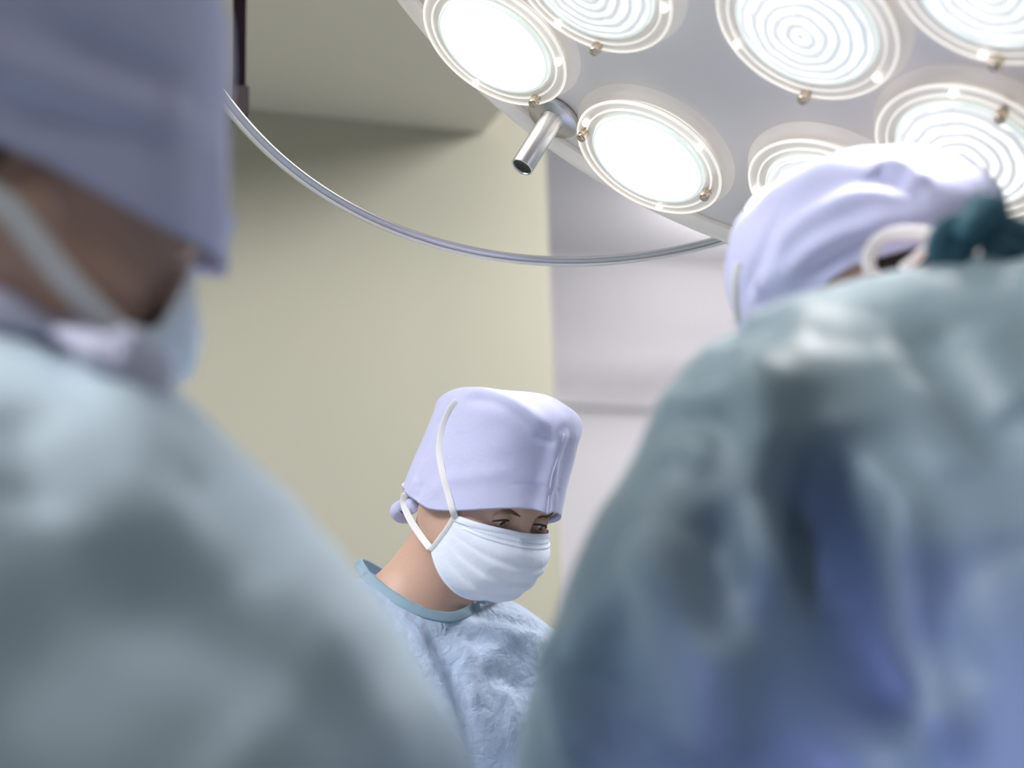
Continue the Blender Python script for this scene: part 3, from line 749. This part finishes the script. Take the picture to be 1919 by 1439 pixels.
# ------------------------------------------------ the woman facing the camera
H1 = Head(37, 21, 10, 975, 976, 1.725)
nb1 = at(800, 1165, 1.85)
sl, sr = at(1040, 1300, 1.90), at(640, 1245, 1.80)   # her left shoulder is at the right of the photo
b1 = np.array([nb1[0]+.02, nb1[1]+.10, 0])
T1 = limbs(b1, sl, sr, .95, 1.4, (0.15, -1, 0), (np.array([-.02, 1.62, 1.10]), np.array([-.26, 1.62, 1.10])), (sl+np.array([.06, -.10, -.27]), sr+np.array([-.05, -.12, -.27])), (b1[0], b1[1]-.02, .93))
T1 = T1[:2]+T1[2:]
TRAP = [(at(778, 1108, 1.84), at(682, 1172, 1.82), .034, .038)]
woman, tree1 = body_mesh('person', H1, nb1, .052, T1, .0026, 'woman in lavender cap and white mask looking down, facing the camera between two surgeons', None, b1, TRAP)
SA = H1.on_plane(852, 968, 0, -.071); SB = H1.on_plane(808, 1027, 0, -.066)
print('SA', SA, 'SB', SB)
capf1 = [(.0045, .010, [(866, 733), (905, 735), (950, 748), (990, 775), (1030, 806)]), (-.004, .008, [(870, 748), (910, 748), (945, 760), (975, 785), (1010, 815)]),
         (-.003, .006, [(1000, 815), (1025, 822), (1040, 826)]), (.002, .004, [(1042, 790), (1041, 860), (1040, 955)]), (-.0025, .005, [(850, 735), (835, 770), (815, 800)]),
         (.002, .01, [(800, 930), (840, 900), (900, 890), (960, 880)]), (-.003, .006, [(775, 940), (785, 925), (790, 905)]), (.003, .006, [(765, 930), (772, 915), (780, 895)]),
         (-.002, .006, [(1045, 812), (1060, 805), (1068, 798)])]
cap, mask, MW, mn, mnv = kit(H1, woman, b1, dict(top=.150, w0=.082, w1=.080, f0=-.112, f1=-.094, b0=.103, b1=.101, tilt=.0, btop=.078, yl=.008, seam=.009, hem_front=.028, hem_side=-.030, hem_back=-.04, sx0=.0), capf1, SA, SB, 2, .0022)
treec = bvh([tuple(v.co+V(b1)) for v in cap.data.vertices], [tuple(p.vertices) for p in cap.data.polygons])
fdir = H1.W@np.array([0, -1, 0])
# upper mask tie over the cap, lower tie to the nape
up1 = -FWD
tie = cast(treec, [(848, 765), (833, 800), (826, 845), (833, 890), (842, 925), (850, 955)], .0022)
tie = np.vstack([[cast(treec, [(858, 752)], .001)[0]], tie, [MW[1]+(MW[1]-H1.w((0, 0, 0)))*.02]])
strap('mask_tie', tie, .0042, mask, b1, up=up1)
lt = [H1.w((-.015, .128, -.008)), H1.w((-.045, .118, -.030)), H1.w(H1.on_plane(764, 940, 0, -.055)), H1.w(H1.on_plane(785, 990, 0, -.068)), H1.w(H1.on_plane(800, 1016, 0, -.070)), H1.w(SB)+(H1.W@np.array([-1, 0, 0]))*.002]
lt2 = [at(759, 925, 1.80), at(757, 945, 1.80), at(768, 972, 1.785), at(787, 1002, 1.765), H1.w(SB)+(H1.W@np.array([-.002, 0, 0]))]
strap('mask_tie', lt2, .0046, mask, b1, up=up1)
MB().tube(smooth_poly([at(757, 905, 1.82), at(763, 917, 1.81), at(760, 930, 1.80)], 8), 1.0, 8, flat=(.004, .001), up=up1).build('tie_end', M['strap'], mask, b1)
# cap bow at the nape
bw = MB()
bw.tube(smooth_poly([at(772, 935, 1.82), at(758, 948, 1.815), at(745, 957, 1.81), at(752, 966, 1.815), at(768, 966, 1.82)], 16), 1.0, 8, flat=(.010, .0035), up=up1)
bw.tube(smooth_poly([at(778, 930, 1.815), at(772, 945, 1.80), at(780, 958, 1.80)], 12), 1.0, 8, flat=(.008, .005), up=up1)
bw.build('cap_bow', M['cap'], cap, b1)
# eyes, lids, lashes, brows
def sph_patch(H, c, r, rows, name, m, parent, base, thick=None):
    v = H.w(np.array(rows).reshape(-1, 3)); nr, nc = len(rows), len(rows[0])
    f = [(j*nc+i, j*nc+i+1, (j+1)*nc+i+1, (j+1)*nc+i) for j in range(nr-1) for i in range(nc-1)]
    o = mesh_obj(name, v, f, m, parent, base)
    if thick: solid(o, thick)
    return o
def eye(H, sx, P, base, gaze):
    c = np.array([sx*.0315, -.0765, -.0005]); R = .0118
    g = np.array(gaze, float); g /= np.linalg.norm(g)
    e = MB().lathe(H.w(c), H.W@g, [(.0001, -R)]+[(R*math.sin(a), -R*math.cos(a)) for a in np.linspace(.1, math.pi*.86, 20)]+[(R*.36, R*.945)], 32).build('eyeball', M['sclera'], P, base)
    ir = MB().lathe(H.w(c), H.W@g, [(.0058, R*.865), (.0050, R*.925), (.003, R*.985), (.0001, R*1.005)], 28).build('iris', M['iris'], e, base)
    def arcpt(az, el, r): return c+r*np.array([math.sin(az)*math.cos(el), -math.cos(az)*math.cos(el), math.sin(el)])
    # lid margins as elevation angle along the azimuth
    azs = np.linspace(-1.15, 1.15, 25)
    def up_(a): k = 1-(a/1.15)**2; return -.28+.42*k-.10*sx*a
    def lo_(a): k = 1-(a/1.15)**2; return -.34-.22*k-.10*sx*a
    rows = [[arcpt(a, up_(a)+(1.15-up_(a))*t, R*1.09*(1+.05*t*(1-t)*4)) for a in azs] for t in np.linspace(0, 1, 9)]
    sph_patch(H, c, R, rows, 'upper_eyelid', M['skin'], P, base, .0012)
    rows = [[arcpt(a, lo_(a)+(-1.25-lo_(a))*t, R*1.08) for a in azs] for t in np.linspace(0, 1, 8)]
    sph_patch(H, c, R, rows, 'lower_eyelid', M['skin'], P, base, .0010)
    rad = [.0003+.0011*math.sin(math.pi*(i+1)/27)**.6 for i in range(25)]
    MB().tube([H.w(arcpt(a, up_(a)-.02, R*1.15)) for a in azs], rad, 7).build('eyelashes', M['lip'], P, base)
    MB().tube([H.w(arcpt(a, .62-.22*(a/1.15)**2-.08*sx*a, R*1.20)) for a in azs*.9], [.0006]*25, 6).build('lid_crease', M['skin'], P, base)
for sx in (-1, 1): eye(H1, sx, woman, b1, (.30, -1, -.42))
def brow(pts, w0):
    Q = cast(tree1, smooth_poly(pts, 16), .0006)
    rad = [w0*(.30+.9*math.sin(math.pi*min(1, (i+2)/15.))**.8) for i in range(len(Q))]
    MB().tube(Q, rad, 8, flat=(1, .35), up=up1).build('eyebrow', M['brow'], woman, b1)
brow([(926, 944), (942, 948), (956, 955), (968, 963), (975, 968)], .0030)
brow([(1008, 972), (1020, 968), (1030, 964), (1042, 956)], .0022)
# hair at the temple and nape under the cap
def hairfn(P):
    L = H1.l(P); d = sd_ell(L, (0, .022, .040), (.0735, .088, .082)); d = np.maximum(d, -(L[:, 2]+.038)); d = np.maximum(d, -(L[:, 1]-.035)); return d
v, f = nets(hairfn, H1.o-.15, H1.o+.17, .005); mesh_obj('hair', relax(v, f, 2), f, M['brow'], woman, b1)
# gown
pr = [(sr, sl, .082, .082), (nb1+np.array([0, .03, -.10]), nb1+np.array([.03, .0, -.45]), .125, .155),
      (nb1+np.array([.0, .01, -.03]), nb1+np.array([.0, .01, -.12]), .060, .11), (nb1+np.array([.03, .0, -.45]), (b1[0], b1[1], .30), .155, .20),
      (sl, T1[3][1], .078, .070), (T1[3][1], T1[4][1]-(T1[4][1]-T1[4][0])*.12, .062, .045), (sr, T1[3+len(T1[3:])//2][1], .078, .070)]
n_arm = (len(T1)-3)//2
er, hr_ = T1[3+n_arm][1], T1[4+n_arm][1]
pr[-1] = (sr, er, .078, .070); pr.append((er, hr_-(hr_-er)*.12, .062, .045))
fw = [(.012, .014, [(755, 1165), (800, 1225), (830, 1300), (850, 1380), (858, 1439)]), (-.010, .014, [(795, 1185), (835, 1250), (860, 1330), (880, 1430)]),
      (.010, .016, [(885, 1165), (925, 1175), (970, 1185), (1015, 1190)]), (-.010, .010, [(880, 1158), (930, 1162), (975, 1170), (1015, 1178)]),
      (.008, .012, [(870, 1200), (880, 1260), (890, 1330)]), (-.006, .010, [(905, 1260), (950, 1275), (985, 1290)]), (.007, .014, [(910, 1240), (945, 1200), (990, 1210)]),
      (.006, .010, [(940, 1280), (960, 1330), (955, 1390)]), (-.007, .012, [(840, 1165), (860, 1190), (905, 1200)])]
v, f = gown_mesh(pr, .09, .009, fw, .0026, 34, 8, cut=[(nb1+np.array([0, -.01, .12]), nb1+np.array([0, -.02, -.012]), .044, .050)], edge=lambda q: fit_top(q, [(905, 1128), (950, 1117), (985, 1135), (1020, 1158), (1060, 1190)], .10))
gown = mesh_obj('surgical_gown', v, f, M['gown_w'], woman, b1)
tg = bvh(v, f)
# collar band round the neck
tcol = bvh(np.vstack([v, np.array([tuple(p.co+V(b1)) for p in woman.data.vertices])]), [tuple(q) for q in f]+[tuple(i+len(v) for i in p.vertices) for p in woman.data.polygons])
fr = cast(tcol, [(684, 1076), (712, 1103), (745, 1127), (782, 1146), (822, 1157), (858, 1156), (888, 1140), (906, 1122)], .002, 1.8)
cen = fr.mean(0)
back = [fr[-1]+np.array([.02, .05, .012]), nb1+np.array([.05, .10, .045]), nb1+np.array([-.03, .11, .055]), fr[0]+np.array([-.01, .05, .02])]
ring = smooth_poly(np.vstack([fr, back, fr[:1]]), 80)
MB().tube(ring, 1.0, 10, flat=(.0068, .0018), up=[p-(nb1+Z*.0)+np.array([0, 0, .03]) for p in ring]).build('collar', M['collar'], gown, b1)
shoes(woman, b1, [(b1[0]-.10, b1[1]-.05), (b1[0]+.10, b1[1]-.05)], (.1, -1, 0))
# ------------------------------------------------ the surgeon at the left, seen from behind
H2 = Head(116, 28, -2, 320, 512, .93, 1.06, local=(-.031, -.082, 0))
nb2 = at(70, 740, .93)
b2 = np.array([nb2[0]-.05, nb2[1]-.05, 0])
r2, l2 = at(150, 985, .83), at(-330, 900, 1.08)
f2_ = np.array([.75, .65, 0])
e2, hd2 = at(520, 1560, .86), np.array([-.10, 1.09, 1.06])
T2 = limbs(b2, l2, r2, .95, 1.4, f2_, (np.array([-.42, 1.09, 1.06]), hd2), (l2+np.array([.06, .10, -.26]), e2), (b2[0], b2[1]-.02, .93))
left, tree2 = body_mesh('person', H2, nb2, .056, T2, .005, 'surgeon at the left in pale teal gown, seen from behind, head bowed', None, b2)
SA2 = H2.on_plane(285, 640, 0, -.070)
SAl, SBl = H2.on_plane(358, 512, 0, -.062), H2.on_plane(278, 640, 0, -.066); print('SAl', SAl, SBl)
print('SA2', SA2)
capf2 = [(.010, .014, [(-60, 90), (60, 135), (180, 175), (300, 205), (345, 215)]), (-.010, .016, [(60, 60), (180, 110), (270, 150), (335, 190)]),
         (-.009, .020, [(0, 185), (120, 215), (230, 240), (320, 270)]), (.006, .014, [(350, 190), (340, 300), (345, 420), (350, 490)]),
         (.004, .012, [(400, 250), (405, 380), (400, 500)])]
cap2, mask2, MW2, mn, mnv = kit(H2, left, b2, dict(top=.188, w0=.086, w1=.100, f0=-.112, f1=-.112, yl=.110, hem_front=.018, hem_side=.012, hem_back=-.010, seam=.004, pw=3.4), capf2, SAl, SBl, 7, .002)
tc2 = bvh([tuple(v.co+V(b2)) for v in cap2.data.vertices], [tuple(p.vertices) for p in cap2.data.polygons])
sidev = H2.W@np.array([-1, 0, 0])
strap('mask_tie', [H2.w((-.060, .100, .03)), H2.w(H2.on_plane(-60, 330, 0, -.088)), H2.w(H2.on_plane(20, 395, 0, -.088)), H2.w(H2.on_plane(120, 520, 0, -.084)), H2.w(H2.on_plane(225, 625, 0, -.074)), H2.w(SBl)], .0085, mask2, b2, up=sidev, thick=.0015)
def hair_for(H, P, base, m, fy=.030):
    def fn(Q):
        L = H.l(Q); d = sd_ell(L, (0, .022, .040), (.0745, .090, .083)); d = np.maximum(d, -(L[:, 2]+.045)); return np.maximum(d, -(L[:, 1]-fy))
    c = H.w((0, 0, 0)); v, f = nets(fn, c-.16, c+.18, .006); mesh_obj('hair', relax(v, f, 2), f, m, P, base)
hair_for(H2, left, b2, M['brow'])
q = H2.w((-.031, -.088, .019)); MB().tube([H2.w((-.010, -.091, .016)), H2.w((-.028, -.092, .022)), H2.w((-.050, -.078, .018))], .003, 8, flat=(1, .4), up=fdir).build('eyebrow', M['brow'], left, b2)
for sx in (-1, 1): eye(H2, sx, left, b2, (.1, -1, -.5))
na = (len(T2)-3)//2
pr = [(at(40, 975, .90), r2, .122, .108), (r2, at(400, 1370, .80), .100, .105), (at(400, 1370, .80), e2, .105, .085), (e2, hd2-(hd2-e2)*.15, .085, .05),
      (l2, at(40, 975, .92), .10, .12), (nb2-Z*.02, nb2-Z*.16, .075, .13), (nb2-Z*.14+np.array([-.05, 0, 0]), (b2[0], b2[1], .95), .15, .18), ((b2[0], b2[1], .95), (b2[0], b2[1], .32), .18, .22),
      (l2, T2[3][1], .085, .075), (T2[3][1], T2[4][1]-(T2[4][1]-T2[4][0])*.12, .066, .048)]
fl = [(-.017, .030, [(150, 1040), (320, 1110), (480, 1190), (640, 1290), (740, 1400)]), (.008, .035, [(200, 900), (400, 1020), (560, 1160), (700, 1330)]),
      (-.014, .022, [(330, 830), (430, 980), (470, 1100)]), (.006, .030, [(60, 800), (200, 830), (310, 900)]), (-.010, .04, [(-40, 1160), (160, 1240), (330, 1350), (430, 1439)]),
      (-.012, .02, [(20, 740), (60, 860), (40, 960)]), (.010, .02, [(560, 1180), (680, 1280), (760, 1439)])]
EL = [(680, 285), (700, 295), (750, 345), (800, 400), (850, 450), (900, 515), (950, 565), (1000, 607), (1050, 652), (1100, 692), (1150, 728), (1200, 760), (1250, 788), (1300, 817), (1350, 843), (1400, 866), (1439, 885)]
v, f = gown_mesh(pr, .10, .013, fl, .004, 12, 21, edge=lambda q: fit_edge(fit_top(q, [(-80, 560), (0, 585), (100, 615), (200, 645), (260, 668)], .2), EL, 1))
g2 = mesh_obj('surgical_gown', v, f, M['gown_l'], left, b2); tg2 = bvh(v, f)
fr = []
for x, y in [(-60, 548), (40, 578), (120, 606), (180, 628), (225, 646), (250, 655)]:
    h_ = cast(tg2, [(x, y+55)], 0, .9)[0]; fr.append(at(x, y+14, (h_-CAM)@FWD+.004))
fr = np.array(fr)
ring = smooth_poly(np.vstack([fr, [fr[-1]+H2.W@np.array([.03, -.03, -.01]), nb2+np.array([.0, .09, .02]), nb2+np.array([-.09, .03, .02])], fr[:1]]), 60)
MB().tube(ring, 1.0, 10, flat=(.015, .005), up=[p-nb2+np.array([0, 0, .03]) for p in ring]).build('collar', M['collar_l'], g2, b2)
shoes(left, b2, [(b2[0]-.08, b2[1]+.08), (b2[0]+.08, b2[1]-.06)], f2_)

# ------------------------------------------------ the surgeon at the right, back to the camera, bending forward
H3 = Head(-114, 21, 4, 1632, 505, 1.30, 1.04, local=(0, .0, .055))
nb3 = at(1800, 640, 1.12)
b3 = np.array([at(1850, 1439, .95)[0]+.045, .93, 0])
l3, r3 = at(1480, 850, 1.02), at(2350, 800, 1.08)     # wearer's left shoulder is at the left of the photo
e3, hd3 = at(1180, 1520, .98), np.array([.14, 1.11, 1.07])
T3 = limbs(b3, l3, r3, .95, 1.4, (-.25, 1, 0), (hd3, np.array([.42, 1.11, 1.07])), (e3, r3+np.array([.02, .06, -.28])), (b3[0], b3[1], .93))
right, tree3 = body_mesh('person', H3, nb3, .058, T3, .005, 'surgeon at the right in deep teal gown, back to the camera, bending over the table', None, b3)
SA3, SB3 = np.array([-.070, -.028, -.028]), np.array([-.066, -.006, -.070])
capf3 = [(.004, .010, [(1470, 440), (1540, 390), (1620, 360), (1700, 350)]), (-.004, .008, [(1600, 340), (1680, 345), (1740, 360)]), (.005, .012, [(1440, 540), (1530, 460), (1640, 425), (1760, 410)]),
         (-.004, .012, [(1450, 500), (1540, 430), (1640, 395)]), (-.005, .010, [(1500, 520), (1600, 460), (1700, 430)]), (.003, .008, [(1410, 560), (1450, 500), (1480, 420)]), (-.003, .007, [(1395, 560), (1425, 480), (1460, 400)]),
         (-.006, .012, [(1640, 312), (1665, 330), (1700, 340)]), (.005, .010, [(1660, 300), (1700, 312), (1745, 345)])]
cap3, mask3, MW3, mn, mnv = kit(H3, right, b3, dict(top=.158, w1=.092, f0=-.118, f1=-.132, b1=.128, c0=.12, cp=2.1, hem_front=.020, hem_side=.058, hem_back=.045, btop=.01, tilt=.03), capf3, SA3, SB3, 12, .004)
hair_for(H3, right, b3, M['hair'], -.03)
sl3 = H3.W@np.array([1, 0, 0])
# loose white ties looping at the nape
for pts, wd in (([(1632, 512), (1628, 485), (1640, 458), (1665, 440), (1700, 436), (1745, 440), (1775, 447)], .0060), ([(1690, 505), (1712, 488), (1735, 468), (1765, 450)], .0045), ([(1775, 447), (1805, 462), (1830, 470), (1845, 485)], .0065)):
    strap('mask_tie', [at(x, y, 1.20-.0002*(x-1630)) for x, y in pts], wd, mask3, b3, up=-FWD, thick=.0018)
strap('mask_tie', [at(1384, 492, 1.262), at(1378, 525, 1.258), at(1377, 560, 1.258), at(1382, 605, 1.26)], .0036, mask3, b3, up=-FWD, thick=.0014)
# gown
pr = [(l3, at(1840, 800, 1.07), .098, .120), (at(1840, 800, 1.07), r3, .120, .10), (nb3+np.array([.02, .02, -.02]), nb3+np.array([.04, -.02, -.14]), .078, .135),
      (at(1850, 760, 1.06), at(1930, 1300, .97), .15, .185), (at(1930, 1300, .97), (b3[0]-.01, b3[1], .35), .195, .23),
      (at(1425, 830, 1.00), at(1290, 1180, .96), .098, .098), (at(1290, 1180, .96), e3, .098, .088), (e3, hd3-(hd3-e3)*.15, .088, .05), (r3, T3[3+(len(T3)-3)//2][1], .09, .075)]
e3r, h3r = T3[3+(len(T3)-3)//2][1], T3[4+(len(T3)-3)//2][1]
pr.append((e3r, h3r-(h3r-e3r)*.12, .07, .05))
S_ = lambda L: [(950+x*.6525, 500+y*.6525) for x, y in L]
f3 = [(-.060, .034, S_([(830, 500), (900, 640), (950, 850), (1010, 1050), (1050, 1200), (1050, 1420)])),
      (.034, .020, S_([(700, 250), (750, 400), (770, 560), (760, 700), (770, 830), (850, 960)])),
      (-.022, .018, S_([(800, 600), (830, 760), (900, 900)])),
      (.036, .022, S_([(470, 740), (460, 900), (550, 1080), (590, 1250), (610, 1420)])),
      (-.028, .018, S_([(560, 660), (600, 820), (610, 950), (600, 1080)])), (.010, .016, S_([(640, 920), (660, 1040), (640, 1200)])),
      (-.012, .022, S_([(360, 900), (300, 1100), (330, 1300)])),
      (.036, .018, S_([(920, 470), (1050, 640), (1150, 760), (1160, 900), (1140, 1080), (1220, 1280), (1260, 1430)])),
      (-.012, .020, S_([(1240, 850), (1230, 1050), (1290, 1250)])),
      (-.012, .022, S_([(1210, 130), (1280, 300), (1380, 450), (1470, 560)])), (.010, .022, S_([(1300, 180), (1400, 330), (1485, 420)])),
      (.010, .024, S_([(1150, 300), (1260, 500), (1350, 660), (1420, 850)])), (-.010, .024, S_([(1330, 560), (1420, 720), (1480, 860)])),
      (-.003, .020, S_([(860, 150), (950, 200), (1060, 225)])), (.004, .016, S_([(760, 170), (830, 260), (900, 380)])),
      (-.008, .014, S_([(520, 340), (600, 300), (690, 300)])), (.007, .013, S_([(440, 400), (530, 370), (640, 400)])), (-.007, .012, S_([(480, 470), (560, 440), (650, 470)])), (.007, .012, S_([(430, 560), (520, 500), (600, 560)])),
      (.012, .016, S_([(110, 1080), (160, 1220), (210, 1430)])), (-.010, .016, S_([(190, 1130), (280, 1280), (370, 1430)])), (.008, .014, S_([(170, 1100), (250, 1020), (350, 920)]))]
ER = [(600, 1388), (640, 1336), (690, 1287), (740, 1247), (800, 1215), (850, 1193), (900, 1163), (950, 1122), (1000, 1097), (1050, 1075), (1100, 1055), (1150, 1040), (1200, 1022), (1300, 995), (1350, 981), (1439, 968)]
v, f = gown_mesh(pr, .070, .009, f3, .003, 19, 33, edge=lambda q: fit_top(fit_edge(q, ER, -1), [(1400, 595), (1480, 560), (1550, 538), (1600, 525), (1700, 503), (1760, 497), (1850, 497), (1930, 485)], .2))
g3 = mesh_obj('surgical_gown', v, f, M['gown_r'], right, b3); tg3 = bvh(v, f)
# bow of the gown ties at the back of the neck
tz = 1.04
tie_parts = [([(1760, 560), (1775, 520), (1800, 470), (1835, 430)], .010), ([(1835, 430), (1800, 425), (1770, 440), (1762, 475), (1780, 505)], .011),
             ([(1850, 395), (1870, 440), (1862, 490), (1850, 535)], .011), ([(1865, 410), (1895, 425), (1930, 440), (1960, 450)], .008), ([(1868, 450), (1900, 468), (1945, 475)], .007)]
bow = MB()
for pts, wd in tie_parts: bow.tube(smooth_poly([at(x, y, tz) for x, y in pts], 16), 1.0, 10, flat=(wd, .004), up=-FWD)
kn = smooth_poly([at(1805, 450, tz-.006), at(1828, 415, tz-.010), at(1856, 393, tz-.008), at(1870, 415, tz-.002)], 12)
bow.tube(kn, [.008+.006*math.sin(math.pi*i/11) for i in range(12)], 12)
bow.build('gown_tie', M['tie'], g3, b3)
ring = smooth_poly([at(1770, 515, 1.12), at(1790, 505, 1.06), at(1830, 500, 1.035), at(1900, 492, 1.05), at(1950, 470, 1.13), at(1900, 470, 1.22), at(1800, 510, 1.20), at(1770, 515, 1.13)], 50)
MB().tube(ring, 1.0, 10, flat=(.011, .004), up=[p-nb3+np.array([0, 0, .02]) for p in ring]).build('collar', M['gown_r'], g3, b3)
shoes(right, b3, [(b3[0]-.10, b3[1]+.02), (b3[0]+.12, b3[1]+.02)], (-.2, 1, 0))
